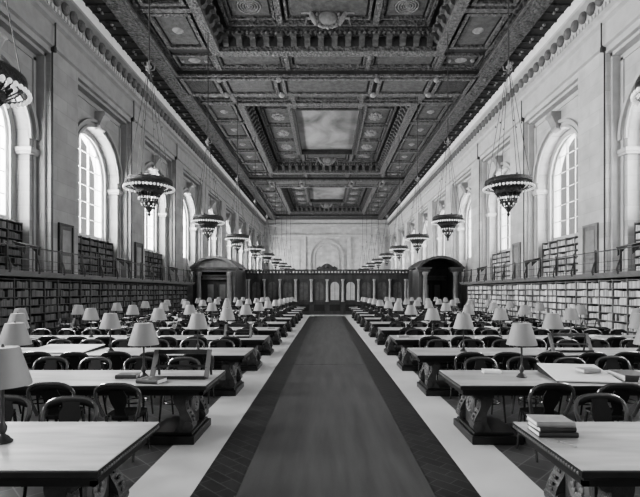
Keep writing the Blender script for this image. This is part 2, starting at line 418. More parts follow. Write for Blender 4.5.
for (a, b) in coffers:
    A1, B1 = a + 2.4, b - 2.4
    A2, B2 = a + 2.95, b - 2.95
    A3, B3 = a + 5.7, b - 5.7
    ring(cl, XO, a, b, R1x, A1, B1, z0 + .5, z0 + 2.0)             # ring A
    ring(cl, R2x, A2, B2, R3x, A3, B3, z0 + 1.6, z0 + 2.04)        # ring B
    ring(cl, R1x, A1, B1, R2x, A2, B2, z0 + 1.45, z0 + 2.03)
    # ribs
    ring(ribs, R1x + .5, A1 - .5, B1 + .5, R1x, A1, B1, z0 + .22, z0 + .5)
    ring(ribs, XO, a, b, XO - .22, a + .22, b - .22, z0 + .32, z0 + .5)
    ring(ribs, XO + .05, a - .05, b + .05, XO - .1, a + .1, b - .1, z0 - .06, z0 + .06)
    ring(egg, R1x - .02, A1 + .02, B1 - .02, R1x - .2, A1 + .2, B1 - .2, z0 + 1.0, z0 + 1.45)
    ring(ribs, R2x, A2, B2, R2x - .14, A2 + .14, B2 - .14, z0 + 1.3, z0 + 1.6)
    ring(ribs, R3x + .35, A3 - .35, B3 + .35, R3x, A3, B3, z0 + 1.4, z0 + 1.6)
    ring(flat, R3x + .02, A3 - .02, B3 + .02, R3x - .2, A3 + .2, B3 - .2, z0 + 1.3, z0 + 1.75)
    mural = (a + b) / 2
    rects.append((A3, B3))
    # modillions on the inner side of ring A, and small beads below them
    zm0, zm1 = z0 + .5, z0 + .97
    def modill(mb, p, d, w=.16):
        # p: centre on wall; d: inward unit (dx, dy)
        tx, ty = -d[1], d[0]
        pr = [(0, zm0), (.16, zm0 + .1), (.22, zm0 + .28), (.42, zm0 + .32), (.46, zm1), (0, zm1)]
        vs = []
        for s_ in (-w, w):
            for q in pr: vs.append((p[0] + d[0] * q[0] + tx * s_, p[1] + d[1] * q[0] + ty * s_, q[1]))
        n = 6; fs = [tuple(range(n - 1, -1, -1)), tuple(range(n, 2 * n))] + [(i, (i + 1) % n, n + (i + 1) % n, n + i) for i in range(n)]
        mb.add(vs, fs)
    nx = 16
    for i in range(nx):
        x = -R1x + (i + .5) * 2 * R1x / nx
        modill(cor, (x, B1), (0, -1)); modill(cor, (x, A1), (0, 1))
    ny = int((B1 - A1) / .76)
    for i in range(ny):
        y = A1 + (i + .5) * (B1 - A1) / ny
        modill(cor, (-R1x, y), (1, 0)); modill(cor, (R1x, y), (-1, 0))
    nb = 44
    for i in range(nb):
        x = -R1x + .1 + (i + .5) * 2 * (R1x - .1) / nb
        boss.sphere((x, B1 - .22, z0 + 1.14), .095, 6, 4)
    ny = 52
    for i in range(ny):
        y = A1 + .2 + (i + .5) * (B1 - A1 - .4) / ny
        for sx in (-1, 1): boss.sphere((sx * (R1x - .22), y, z0 + 1.14), .095, 6, 4)
    # ring A panels
    def panel(x0, x1, y0, y1, z, rim=.13, fld=field):
        ribs.box(x0, x1, y0, y0 + rim, z - .16, z).box(x0, x1, y1 - rim, y1, z - .16, z)
        ribs.box(x0, x0 + rim, y0 + rim, y1 - rim, z - .16, z).box(x1 - rim, x1, y0 + rim, y1 - rim, z - .16, z)
        fld.box(x0 + rim + .12, x1 - rim - .12, y0 + rim + .12, y1 - rim - .12, z - .05, z)
    for (xa, xb) in ((-9.0, -6.75), (-6.45, -2.6), (-2.25, 2.25), (2.6, 6.45), (6.75, 9.0)):
        panel(xa, xb, b - 1.72, b - .3, z0 + .5); panel(xa, xb, a + .3, a + 1.72, z0 + .5)
    for xa in (-6.6, -2.42, 2.42, 6.6):
        ribs.box(xa - .14, xa + .14, b - 1.9, b - .1, z0 + .25, z0 + .5)
        ribs.box(xa - .14, xa + .14, a + .1, a + 1.9, z0 + .25, z0 + .5)
    npn = 5; L = (b - a - 4.2) / npn
    for i in range(npn):
        ya = a + 2.1 + i * L
        for sx in (-1, 1):
            x0, x1 = sorted((sx * 6.8, sx * 8.95))
            panel(x0, x1, ya + .3, ya + L - .3, z0 + .5, .2)
            ribs.box(x0 - .2, x1 + .2, ya - .16, ya + .16, z0 + .3, z0 + .5)
            boss.lathe([(0, -.12), (.12, -.12), (.24, -.02), (.3, 0)], 10, (sx * 7.9, ya + L / 2, z0 + .5 - .05))
    for sx in (-1, 1):
        for yy in (a + 1.0, b - 1.0):
            boss.sphere((sx * 7.9, yy, z0 + .46), .3, 8, 5, (1.3, 1, .4)); boss.sphere((sx * 7.2, yy, z0 + .46), .16, 6, 4); boss.sphere((sx * 8.6, yy, z0 + .46), .16, 6, 4)
    # ring B panels and medallions
    for yy in (A2 + 1.4, B2 - 1.4):
        for xx in (-4.1, 4.1):
            panel(xx - 1.25, xx + 1.25, yy - 1.15, yy + 1.05, z0 + 1.6)
            for rr in (.62, .48, .34, .2):
                medal.lathe([(rr - .05, .02), (rr - .05, -.07), (rr, -.07), (rr, .02)], 20, (xx, yy, z0 + 1.56), cap=False)
            medal.sphere((xx, yy, z0 + 1.55), .1)
        panel(-2.3, 2.3, yy - 1.15, yy + 1.05, z0 + 1.6)
        for xx in (-2.62, 2.62): ribs.box(xx - .16, xx + .16, yy - 1.25, yy + 1.25, z0 + 1.3, z0 + 1.6)
    for xx in (-4.1, 4.1):
        for j in range(3):
            ym = (a + b) / 2 + (j - 1) * 4.0
            panel(xx - 1.25, xx + 1.25, ym - 1.8, ym + 1.8, z0 + 1.6)
            for q in range(8):
                an = q * PI / 4
                medal.sphere((xx + .42 * math.cos(an), ym + .6 * math.sin(an), z0 + 1.52), .2, 6, 4, (1, 1, .6))
            medal.sphere((xx, ym, z0 + 1.5), .3, 8, 5, (1, 1, .6))
# side bands with rosettes and the carved band beside them
for sx in (-1, 1):
    x0, x1 = sorted((sx * 9.36, sx * 10.2)); ribs.box(x0, x1, YB, YF, z0 - .1, z0)
    y = 13.0
    while y < YF - 1:
        ribs.lathe([(0, -.1), (.08, -.1), (.16, -.05), (.26, -.05), (.3, 0)], 10, (sx * 9.78, y, z0 - .09)) if int(y * 10) % 2 == 0 or True else None
        y += 1.15
    y = 12.0
    while y < YF - 1.5:
        x0, x1 = sorted((sx * 10.28, sx * 11.2))
        flat.box(x0, x1, y, y + .1, z0 - .08, z0).box(x0, x1, y + .62, y + .68, z0 - .05, z0)
        for q in (.22, .5): boss.sphere((sx * 10.74, y + q + .15, z0 - .01), .09, 6, 4)
        y += 1.25
# transverse beams: raised panels
for i in range(1, 5, 2):
    ya, yb = edges[i + 1] if False else edges[i + 0], None
beams = [(27.7, 30.4), (53.7, 56.4)]
for (ya, yb) in beams:
    for (xa, xb, f_) in ((-9.2, -6.9, flat), (-6.6, -3.2, field), (-2.9, 2.9, field), (3.2, 6.6, field), (6.9, 9.2, flat)):
        ribs.box(xa, xb, ya + .2, ya + .42, z0 - .12, z0).box(xa, xb, yb - .42, yb - .2, z0 - .12, z0)
        ribs.box(xa, xa + .2, ya + .42, yb - .42, z0 - .12, z0).box(xb - .2, xb, ya + .42, yb - .42, z0 - .12, z0)
        f_.box(xa + .35, xb - .35, ya + .6, yb - .6, z0 - .04, z0)
    for xx in (-6.75, -3.05, 3.05, 6.75): boss.sphere((xx, yb - .3, z0 - .1), .22, 8, 5); boss.sphere((xx, ya + .3, z0 - .1), .18, 8, 5)
ceil = struct(cl, 'ceiling', M['ceil_flat'])
ribs.build('carved_rib', M['ceil_light'], ceil); field.build('coffer_panel', M['ceil_mid'], ceil)
flat.build('plain_moulding', M['ceil'], ceil); cor.build('modillion', M['ceil_mid'], ceil)
boss.build('rosette', M['ceil_boss'], ceil, True); medal.build('medallion', M['medal'], ceil, True); egg.build('egg_moulding', M['ceil_light'], ceil)
for (A3, B3) in rects:
    MB().box(-R3x - .05, R3x + .05, A3 - .05, B3 + .05, z0 + 1.8, z0 + 1.98).build('mural', M['mural'], ceil)
# carved cartouche with two winged supporters on the far side of every coffer
def cartouche(y):
    m = MB(); zc = z0 + 1.28
    m.sphere((0, y, zc), .5, 14, 8, (1.05, .35, .85))
    n = 16
    for k in range(n):
        an = 2 * PI * k / n
        m.sphere((.62 * math.cos(an), y, zc + .5 * math.sin(an)), .11, 6, 4)
    for sx in (-1, 1):
        m.tube([(sx * .6, y, zc - .35), (sx * .75, y - .03, zc - .1), (sx * .88, y - .06, zc + .12), (sx * .92, y - .05, zc + .3)], [.1, .14, .13, .08], 8)   # body
        m.sphere((sx * .93, y - .06, zc + .42), .11, 8, 6)
        m.tube([(sx * .86, y, zc + .2), (sx * 1.15, y, zc + .34), (sx * 1.42, y, zc + .24)], [.07, .1, .03], 6)
        m.tube([(sx * .8, y, zc - .05), (sx * 1.12, y - .05, zc - .02), (sx * 1.2, y - .05, zc - .4)], [.07, .06, .03], 6)
        m.tube([(sx * .5, y, zc - .4), (sx * .25, y - .03, zc - .52), (0, y, zc - .46)], .07, 6)
    m.build('cartouche', M['ceil_boss'], ceil, True)
for (a, b) in coffers: cartouche(b - 3.75)

# ------------------------------------------------------------------ wooden screen, portals
scr = empty('oak_screen', (0, YS, 0), 'dark oak screen of arched bays and pale columns across the hall end', 'partition')
w0 = 7.6
def sb(name, mb, m, smooth=False): return mb.build(name, m, scr, smooth)
sb('plinth', MB().box(-w0, w0, -.15, .25, FL, .95).box(-w0, w0, -.22, .3, .95, 1.05), M['wood_screen'])
sb('entablature', MB().box(-w0, w0, -.15, .25, 3.15, 3.62).box(-w0, w0, -.28, .3, 3.62, 3.72).box(-w0, w0, -.4, .35, 3.9, 4.05), M['wood_screen'])
d = MB(); x = -w0 + .05
while x < w0: d.box(x, x + .14, -.36, .2, 3.72, 3.9); x += .3
sb('dentil', d, M['wood_screen'])
pm = MB(); n = 12
pp = [(-.95, 4.05)] + [(-.75 + 1.5 * k / n, 4.1 + .5 * math.sin(PI * k / n)) for k in range(n + 1)] + [(.95, 4.05)]
pm.prism(pp, 1, -.42, .1); pm.sphere((0, -.42, 4.32), .16, 8, 6)
for s_ in (-1, 1): pm.tube([(s_ * .95, -.3, 4.1), (s_ * .8, -.32, 4.2), (s_ * .6, -.34, 4.3)], .09, 8)
sb('pediment', pm, M['wood_screen'], True)
pitch = 1.46; nbay = 10
xs = [-7.3 + pitch * k for k in range(nbay + 1)]
for x in xs:
    c = MB(); c.lathe([(.15, 1.05), (.15, 1.12), (.115, 1.18), (.12, 1.9), (.1, 2.95), (.13, 3.0), (.16, 3.1), (.16, 3.15)], 12, (x, -.22, 0))
    sb('column', c, M['screen_column'], True)
    sb('pilaster', MB().box(x - .2, x + .2, -.12, .2, 1.05, 3.15), M['wood_screen'])
for i in range(nbay):
    xc = (xs[i] + xs[i + 1]) / 2; hw = pitch / 2 - .2; r = .4
    f = MB(); n = 10
    zs = 2.5
    ap = [(xc + r * math.cos(PI * k / n), zs + r * math.sin(PI * k / n)) for k in range(n + 1)]
    for k in range(n): f.prism([ap[k], ap[k + 1], (ap[k + 1][0], 3.15), (ap[k][0], 3.15)], 1, -.08, .12)
    f.box(xc - hw - .02, xc - r, -.08, .12, 1.05, 3.15).box(xc + r, xc + hw + .02, -.08, .12, 1.05, 3.15)
    f.box(xc - r, xc + r, -.08, .12, 1.05, 1.2).box(xc - .02, xc + .02, -.03, .05, 1.2, zs + r)
    fo = sb('arched_frame', f, M['wood_screen'])
    g = MB(); gp = [(xc + r, 1.2)] + ap + [(xc - r, 1.2)]
    g.add([(p[0], .02, p[1]) for p in gp], [tuple(range(len(gp)))]); g.build('pane', M['glass'] if i in (5, 6) else M['dark_glass'], fo)
pn = MB()
for i in range(nbay):
    xc = (xs[i] + xs[i + 1]) / 2; pn.box(xc - .5, xc + .5, -.2, -.1, .2, .8)
sb('base_panel', pn, M['wood_dark'])

for sx, side in ((-1, 'left'), (1, 'right')):
    p = empty('oak_portal', (sx * 9.3, 37.0, 0), 'arch-topped oak portal with %s at the %s end of the screen' % ('lit curved pediment' if sx < 0 else 'deep dark vault', side), 'portal')
    W = 1.75
    b = MB()
    b.box(-W, -W + .35, 0, 4.9, FL, 3.9).box(W - .35, W, 0, 4.9, FL, 3.9)
    b.box(-W, W, 3.2, 3.4, FL, 4.3)
    b.build('side_wall', M['wood_screen'], p)
    # segmental vaulted top
    n = 14; hwv = 1.9; rise = .95
    R = (hwv * hwv + rise * rise) / (2 * rise); a0 = math.asin(hwv / R)
    out = [(R * math.sin(-a0 + 2 * a0 * k / n), 4.0 + R * math.cos(-a0 + 2 * a0 * k / n) - (R - rise)) for k in range(n + 1)]
    inn = [(q[0] * .9, 4.0 + (q[1] - 4.0) * .78 - .02) for q in out]
    v = MB()
    for k in range(n): v.prism([inn[k], inn[k + 1], out[k + 1], out[k]], 1, -.25, 4.9)
    v.build('curved_pediment', M['wood_screen'] if sx > 0 else M['wood_light'], p)  # left portal in paler wood: the light falling on it is in the colour
    tm = MB(); tm.prism(inn[:], 1, .1 if sx < 0 else 2.5, .2 if sx < 0 else 2.6); tm.build('tympanum', M['wood_light'] if sx < 0 else M['wood_dark'], p)
    en = MB()
    for (xa, xb) in ([(-W, W)] if sx < 0 else [(-W, -.95), (.95, W)]):
        en.box(xa - .1, xb + .1, -.12, .4, 3.62, 3.86).box(xa - .2, xb + .2, -.24, .45, 3.86, 4.0)
    en.build('entablature', M['wood_screen'], p)
    for xx in (-1.25, 1.25):
        c = MB().lathe([(.26, .6), (.26, .7), (.19, .8), (.2, 1.8), (.165, 3.3), (.21, 3.36), (.26, 3.55), (.26, 3.62)], 14, (xx, -.02, 0))
        c.build('column', M['column'], p, True)
        MB().bbox(xx - .3, xx + .3, -.32, .3, FL, .6, .03).build('pedestal', M['wood_screen'], p)
    dr = MB().box(-.95, .95, 3.1, 3.2, FL, 3.0); 
    do = dr.build('door', M['wood_dark'] if sx > 0 else M['wood_screen'], p)  # left door lighter too, its lit look carried by the colour
    MB().box(-.1, .05, 3.05, 3.1, .2, 2.7).box(-.75, -.25, 3.06, 3.1, .3, 1.2).box(.25, .75, 3.06, 3.1, .3, 1.2).build('door_panel', M['wood_screen'], do)
    MB().add([(-.75, 3.08, 1.4), (-.25, 3.08, 1.4), (-.25, 3.08, 2.6), (-.75, 3.08, 2.6)], [(0, 1, 2, 3)]).add([(.25, 3.08, 1.4), (.75, 3.08, 1.4), (.75, 3.08, 2.6), (.25, 3.08, 2.6)], [(0, 1, 2, 3)]).build('pane', M['column'], do)
    lt = MB().box(-1.2, 1.2, 2.8, 3.2, 3.0, 3.12).box(-1.1, 1.1, 2.9, 3.2, 3.12, 3.3).box(-1.25, 1.25, 2.7, 3.2, 3.3, 3.4)
    lo_ = lt.build('lintel', M['wood_light'], p)
    if sx < 0:
        MB().box(-1.42, 1.42, .92, 1.0, FL, 3.9).build('door_wall', M['wood_screen'], p)
        do.location.y = -2.25; lo_.location.y = -2.25

# ------------------------------------------------------------------ gallery, bookcases
GZ = 2.76; GX = 10.75
Y0, Y1 = 12.5, 36.5
for sx, side in ((-1, 'left'), (1, 'right')):
    g = MB()
    x0, x1 = sorted((sx * GX, sx * 12.3))
    g.prism([(sx * 12.25, GZ - .14), (sx * (GX + .2), GZ - .14), (sx * (GX + .08), GZ - .2), (sx * (GX + .02), GZ - .12), (sx * (GX - .06), GZ), (sx * 12.25, GZ)], 1, Y0, Y1)
    struct(g, 'trim_%d' % (8 if sx < 0 else 9), M['gallery'])
    # railing
    r = empty('gallery_railing', (sx * (GX + .06), Y0, GZ), 'dark iron gallery railing above the %s wall bookcases' % side, 'railing')
    rl = MB().box(-.03, .03, 0, Y1 - Y0, .84, .88).box(-.015, .015, 0, Y1 - Y0, .42, .44).box(-.015, .015, 0, Y1 - Y0, .08, .10)
    rl.build('rail', M['iron'], r)
    k = 0
    yy = 15.1
    ms = MB()
    while yy < Y1:
        y = yy - Y0
        ps = MB().box(-.035, .035, y - .03, y + .03, 0, .86)
        ps.tube([(-sx * .02, y, .5), (-sx * .1, y, .25), (-sx * .13, y, .08), (-sx * .09, y, -.05), (-sx * .03, y, 0)], [.02, .03, .045, .05, .03], 8)
        ps.sphere((0, y, .9), .05)
        ps.build('post', M['iron'], r)
        q = 0
        while q < 8: ms.box(-.003, .003, y + .195 * q, y + .195 * q + .006, .1, .84); q += 1
        yy += 1.56
    ms.build('lattice', M['wire'], r)
    # reading shelves on the rail, one before each window
    for i, k in enumerate((-1, 0, 1)):
        c = C0 + BAY * k
        if c > Y1: continue
        dsk = empty('rail_desk', (sx * (GX + .06), c + .2, GZ + .9), 'small sloped reading shelf on the %s gallery rail, %s from the viewer' % (side, ORD[i + 1]), 'reading shelf', 'reading shelves on the gallery rails')
        MB().prism([(-sx * .05, .0), (sx * .42, .12), (sx * .42, .16), (-sx * .05, .04)], 1, -.45, .45).build('shelf_board', M['wood_dark'], dsk)
        for s_ in (-.4, .4): MB().prism([(-sx * .04, .0), (sx * .4, .11), (-sx * .02, -.3)], 1, s_ - .02, s_ + .02).build('bracket', M['iron'], dsk)

# gallery doors in the piers
dn = 0
for sx in (-1, 1):
    for k in (-1, 0, 1):
        c = C0 + BAY * k + 3.9 - BAY
        if c > Y1: continue
        dn += 1
        d = MB().box(sx * (XP - .05), sx * XP, c - .48, c + .48, GZ, 4.95)
        do = struct(d, 'door_%d' % dn, M['wood_screen'] if sx < 0 else M['wood_light'])
        f = MB().box(sx * (XP - .09), sx * XP, c - .56, c - .46, GZ, 5.03).box(sx * (XP - .09), sx * XP, c + .46, c + .56, GZ, 5.03).box(sx * (XP - .09), sx * XP, c - .46, c + .46, 4.93, 5.03)
        f.build('door_frame', M['gallery'] if sx > 0 else M['wood_dark'], do)
        f = MB().box(sx * (XP - .07), sx * (XP - .05), c - .32, c + .32, GZ + .25, GZ + .85).box(sx * (XP - .07), sx * (XP - .05), c - .32, c + .32, GZ + 1.0, 4.75)
        f.build('door_panel', M['gallery'], do)
        MB().sphere((sx * (XP - .1), c + .38, GZ + 1.0), .04).build('knob', M['bronze'], do)

# slim conduit at each pier corner
for sx, side in ((-1, 'left'), (1, 'right')):
    for i, k in enumerate(range(-1, 3)):
        y = C0 + BAY * k - BAY + 2.85 + .06
        m = empty('wall_conduit', (sx * (XP - .03), y, GZ), 'thin dark conduit down the %s wall pier, %s from the viewer' % (side, ORD[i + 1]), 'conduit', 'conduits on the wall piers')
        MB().tube([(0, 0, 0), (0, 0, 12.4 - GZ)], .03, 6).tube([(-sx * .13, 0, 12.3 - GZ), (-sx * .13, 0, 13.5 - GZ)], .03, 6).build('pipe', M['iron'], m)
        MB().bbox(-.14 if sx > 0 else -.02, .02 if sx > 0 else .14, -.08, .08, 12.2 - GZ, 12.45 - GZ, .02).build('junction_box', M['iron'], m)

# ---- books
def book_mesh(name, m, t, h, d):
    # spine toward -x, t along y, standing: cover boards, rounded spine, recessed page block
    b = MB(); c = .006
    n = 5
    sp = [(-.012 * math.sin(PI * k / n), -t / 2 + t * k / n) for k in range(n + 1)]
    poly = sp + [(d, t / 2), (d, t / 2 - c), (.01, t / 2 - c), (.01, -t / 2 + c), (d, -t / 2 + c), (d, -t / 2)]
    b.prism(poly, 2, 0, h)
    b.box(.01, d - .01, -t / 2 + c, t / 2 - c, .006, h - .006)
    return b.mesh(name, m)
stuff = MB(); SPLIT = [0]
KINDS = []
for i in range(10):
    t = random.choice((.035, .045, .05, .06, .07)); h = random.uniform(.2, .265)
    KINDS.append((book_mesh('book', M['book'], t, h, .16), t, h))
SH_N, SH_H, CW = 8, .314, .85           # shelves, pitch, column width
nbook = 0
cases = {}
def bookcase(sx, y0, ncol, x_front, zb, nsh, depth, label, cat='bookcase', sh=SH_H, first_unit=False):
    """unit whose front stands at |x|=x_front, running from y0, base at zb"""
    root = empty('bookcase', (sx * x_front, y0, zb), label, cat, 'bookcases along the side walls')
    L = ncol * CW; H = nsh * sh + .1
    f = MB(); f.box(sx * (depth - .03), sx * depth, 0, L, 0, H); f.build('back_panel', M['case_back'], root)
    for c in range(ncol + 1):
        w = .022 if 0 < c < ncol else .02
        ya = c * CW; ya0, ya1 = ya - w, ya + w
        if c == 0: ya0 = 0.0
        if c == ncol: ya1 = L
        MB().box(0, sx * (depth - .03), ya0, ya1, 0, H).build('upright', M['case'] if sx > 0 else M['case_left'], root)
    MB().bbox(-.02, .02, 0, L, 0, .08, .005).build('kickboard', M['wood_dark'], root) if False else None
    for s in range(nsh + 1):
        zz = s * sh + .06
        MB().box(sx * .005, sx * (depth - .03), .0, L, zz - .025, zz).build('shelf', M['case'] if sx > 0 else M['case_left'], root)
    return root, L
def fill(sx, y0, ncol, x_front, zb, nsh, individual, where, sh=SH_H, zmin=0.0, full=.93):
    global nbook
    for s in range(nsh):
        zz = zb + s * sh + .06
        if zz < zmin: continue
        for c in range(ncol):
            ya = y0 + c * CW + .03; yend = y0 + (c + 1) * CW - .03
            sets = random.random(); kk = random.choice(KINDS); n = 0
            items = []
            while True:
                if random.random() < .22: kk = random.choice(KINDS)
                me, t, h = kk
                if ya + t > yend: break
                if random.random() > full:
                    ya += random.uniform(.05, .16); continue
                items.append((ya + t / 2, me, t, h)); ya += t + .002
            if individual:
                order = items if sx < 0 else items[::-1]
            for (yc, me, t, h) in items:
                if individual and nbook < 300 and zz > .5 and yc > 15.9:
                    nbook += 1; n += 1
                    o = bpy.data.objects.new('book', me); COL.objects.link(o)
                    o.location = (sx * (x_front + .03), yc, zz); o.rotation_euler = (0, 0, 0 if sx > 0 else PI)
                    o.scale = (1, 1, random.uniform(.95, 1.03))
                    hh = 'tall' if h > .235 else 'short'; tt = 'thick' if t > .052 else 'slim'
                    tag(o, '%s %s book, %s along, %s shelf up, column %s, %s' % (hh, tt, ORD[n], ORD[s + 1], ('one', 'two', 'three', 'four')[c], where), 'book', 'books in the nearest right bookcase')
                else:
                    x0, x1 = sorted((sx * (x_front + .03), sx * (x_front + .19)))
                    stuff.box(x0, x1, yc - t / 2, yc + t / 2, zz, zz + h * random.uniform(.95, 1.03))
XF = 11.0
for sx, side in ((-1, 'left'), (1, 'right')):
    y = 14.9; i = 0
    while y + 3 * CW < Y1 - .2:
        i += 1
        lab = 'oak bookcase of ledgers under the %s gallery, %s from the viewer' % (side, ORD[i])
        root, L = bookcase(sx, y, 3, XF, FL, SH_N, .42, lab)
        fill(sx, y, 3, XF, FL, SH_N, sx > 0 and i < 3, '%s right bookcase' % ORD[i], full=.95)
        y += L + .01
    for i, k in enumerate((-1, 0, 1)):
        c = C0 + BAY * k
        lab = 'tall bookcase filling the foot of the %s window on the %s gallery' % (ORD[i + 1], side)
        root, L = bookcase(sx, c - 2.55 * CW, 5, 12.42, GZ + .0, 6, .4, lab, 'bookcase', .33)
        fill(sx, c - 2.55 * CW, 5, 12.42, GZ, 6, False, '', .33, full=.95)
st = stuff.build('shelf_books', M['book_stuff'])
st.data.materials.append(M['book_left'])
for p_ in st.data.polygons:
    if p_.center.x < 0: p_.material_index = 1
tag(st, 'rows of bound volumes filling the remaining wall shelves', 'books', kind='stuff')

# ------------------------------------------------------------------ chandeliers
def chandelier_proto(full):
    root = empty('chandelier', (0, 0, 0), '', 'chandelier', 'bronze chandeliers in two rows')
    R = .79; zr = 1.1    # ring height above tip
    ring_ = MB()
    ring_.lathe([(R - .1, zr + .02), (R - .04, zr + .03), (R - .0, zr + .07), (R - .01, zr + .16), (R - .06, zr + .21), (R - .13, zr + .18), (R - .13, zr + .05), (R - .1, zr + .02)], 40, cap=False)
    ring_.lathe([(R + .03, zr - .08), (R + .05, zr - .06), (R + .03, zr - .04), (R + .0, zr - .06), (R + .03, zr - .08)], 40, cap=False)
    ring_.lathe([(.60, zr + .0), (.63, zr + .02), (.60, zr + .05), (.56, zr + .02), (.60, zr + .0)], 32, cap=False)
    for k in range(24):
        an = 2 * PI * k / 24; ca, sa = math.cos(an), math.sin(an)
        ring_.tube([((R + .03) * ca, (R + .03) * sa, zr - .06), ((R - .06) * ca, (R - .06) * sa, zr + .05)], .014, 5)
        ring_.tube([((R - .1) * ca, (R - .1) * sa, zr + .1), (.58 * ca, .58 * sa, zr + .03), (.44 * ca, .44 * sa, .92)], .016, 5)
    t2 = MB().lathe([(.42, .80), (.45, .84), (.46, .92), (.43, .97), (.38, .95), (.37, .84), (.42, .80)], 28, cap=False)
    t2.lathe([(.33, .66), (.36, .68), (.33, .70), (.31, .68), (.33, .66)], 28, cap=False)
    for k in range(16):
        an = 2 * PI * k / 16; ca, sa = math.cos(an), math.sin(an)
        t2.tube([(.4 * ca, .4 * sa, .84), (.33 * ca, .33 * sa, .68), (.22 * ca, .22 * sa, .5)], .016, 5)
    t3 = MB().lathe([(.24, .44), (.28, .46), (.28, .51), (.24, .53), (.21, .48), (.24, .44)], 24, cap=False)
    t3.lathe([(.14, .30), (.16, .32), (.14, .34), (.11, .32), (.14, .30)], 16, cap=False)
    stem = MB().lathe([(0, 0), (.025, .03), (.06, .09), (.03, .14), (.07, .2), (.1, .26), (.05, .32), (.06, .5), (.06, 1.3), (0.02, 1.35)], 12)
    vines = MB()
    for k in range(12):
        an = 2 * PI * k / 12; ca, sa = math.cos(an), math.sin(an)
        vines.tube([(.1 * ca, .1 * sa, .28), (.28 * ca, .28 * sa, .5), (.26 * ca, .26 * sa, .68), (.42 * ca, .42 * sa, .86), (.6 * ca, .6 * sa, 1.0), (.72 * ca, .72 * sa, 1.1)], .014, 5)
        vines.sphere((.46 * ca, .46 * sa, 1.03), .05, 5, 3)
    bulbs = []
    def bulbring(n, r, z, s, dz=-1):
        for k in range(n):
            an = 2 * PI * k / n; bulbs.append((r * math.cos(an), r * math.sin(an), z, s))
    bulbring(44, R + .03, zr - .11, .04); bulbring(26, .60, zr - .04, .036); bulbring(16, .34, .63, .032); bulbring(10, .25, .42, .028)
    wires = MB()
    for k in range(6):
        an = 2 * PI * (k + .5) / 6; ca, sa = math.cos(an), math.sin(an)
        wires.tube([((R - .1) * ca, (R - .1) * sa, zr + .2), (.04 * ca, .04 * sa, 5.15)], .010, 5)
        wires.sphere(((R - .1) * ca, (R - .1) * sa, zr + .24), .04, 6, 4)
        wires.sphere((.42 * ca, .42 * sa, 3.2), .03, 6, 4)
    crown = MB().lathe([(.02, 4.98), (.06, 5.05), (.04, 5.12), (.09, 5.22), (.03, 5.3), (.02, 5.5)], 10)
    for k in range(3):
        an = 2 * PI * k / 3 + .5; crown.tube([(.05 * math.cos(an), .05 * math.sin(an), 5.1), (.16 * math.cos(an), .16 * math.sin(an), 5.15), (.18 * math.cos(an), .18 * math.sin(an), 5.3)], .02, 6)
    chain = MB().tube([(0, 0, 5.4), (0, 0, 10.95)], .025, 6)
    parts = [('ring', ring_, 'bronze_carved', 1), ('middle_tier', t2, 'bronze_carved', 1), ('lower_tier', t3, 'bronze_carved', 1), ('finial', stem, 'bronze', 1), ('scrollwork', vines, 'bronze', 1), ('suspension_wires', wires, 'iron', 0), ('crown', crown, 'ceil_boss', 1), ('suspension_rod', chain, 'iron', 0)]
    for nme, mb, mm, sm in parts: mb.build(nme, M[mm], root, bool(sm))
    if full:
        bm_ = MB().sphere((0, 0, 0), 1, 8, 6, (1, 1, 1.25)).mesh('bulb', M['bulb'], True)
        for (x, y, z, s) in bulbs:
            o = bpy.data.objects.new('bulb', bm_); COL.objects.link(o); o.parent = root; o.location = (x, y, z); o.scale = (s, s, s)
    else:
        b = MB()
        for (x, y, z, s) in bulbs: b.sphere((x, y, z), s, 5, 4, (1, 1, 1.25))
        b.build('bulb_ring', M['bulb'], root, True)
    return root
pf = chandelier_proto(True)
uf = us = False
for i in range(10):
    y = 7.86 + 7.8 * i
    for sx, side in ((-1, 'left'), (1, 'right')):
        full = True
        if full:
            r = pf if not uf else copy_tree(pf); uf = True
        else:
            r = ps if not us else copy_tree(ps); us = True
        r.location = (sx * 6.25 + (.0 if sx < 0 else 0), y, 4.63)
        far = i > 4
        r['label'] = 'tiered bronze chandelier with bulb rings, %s from the viewer, %s row' % (ORD[i + 1], side)

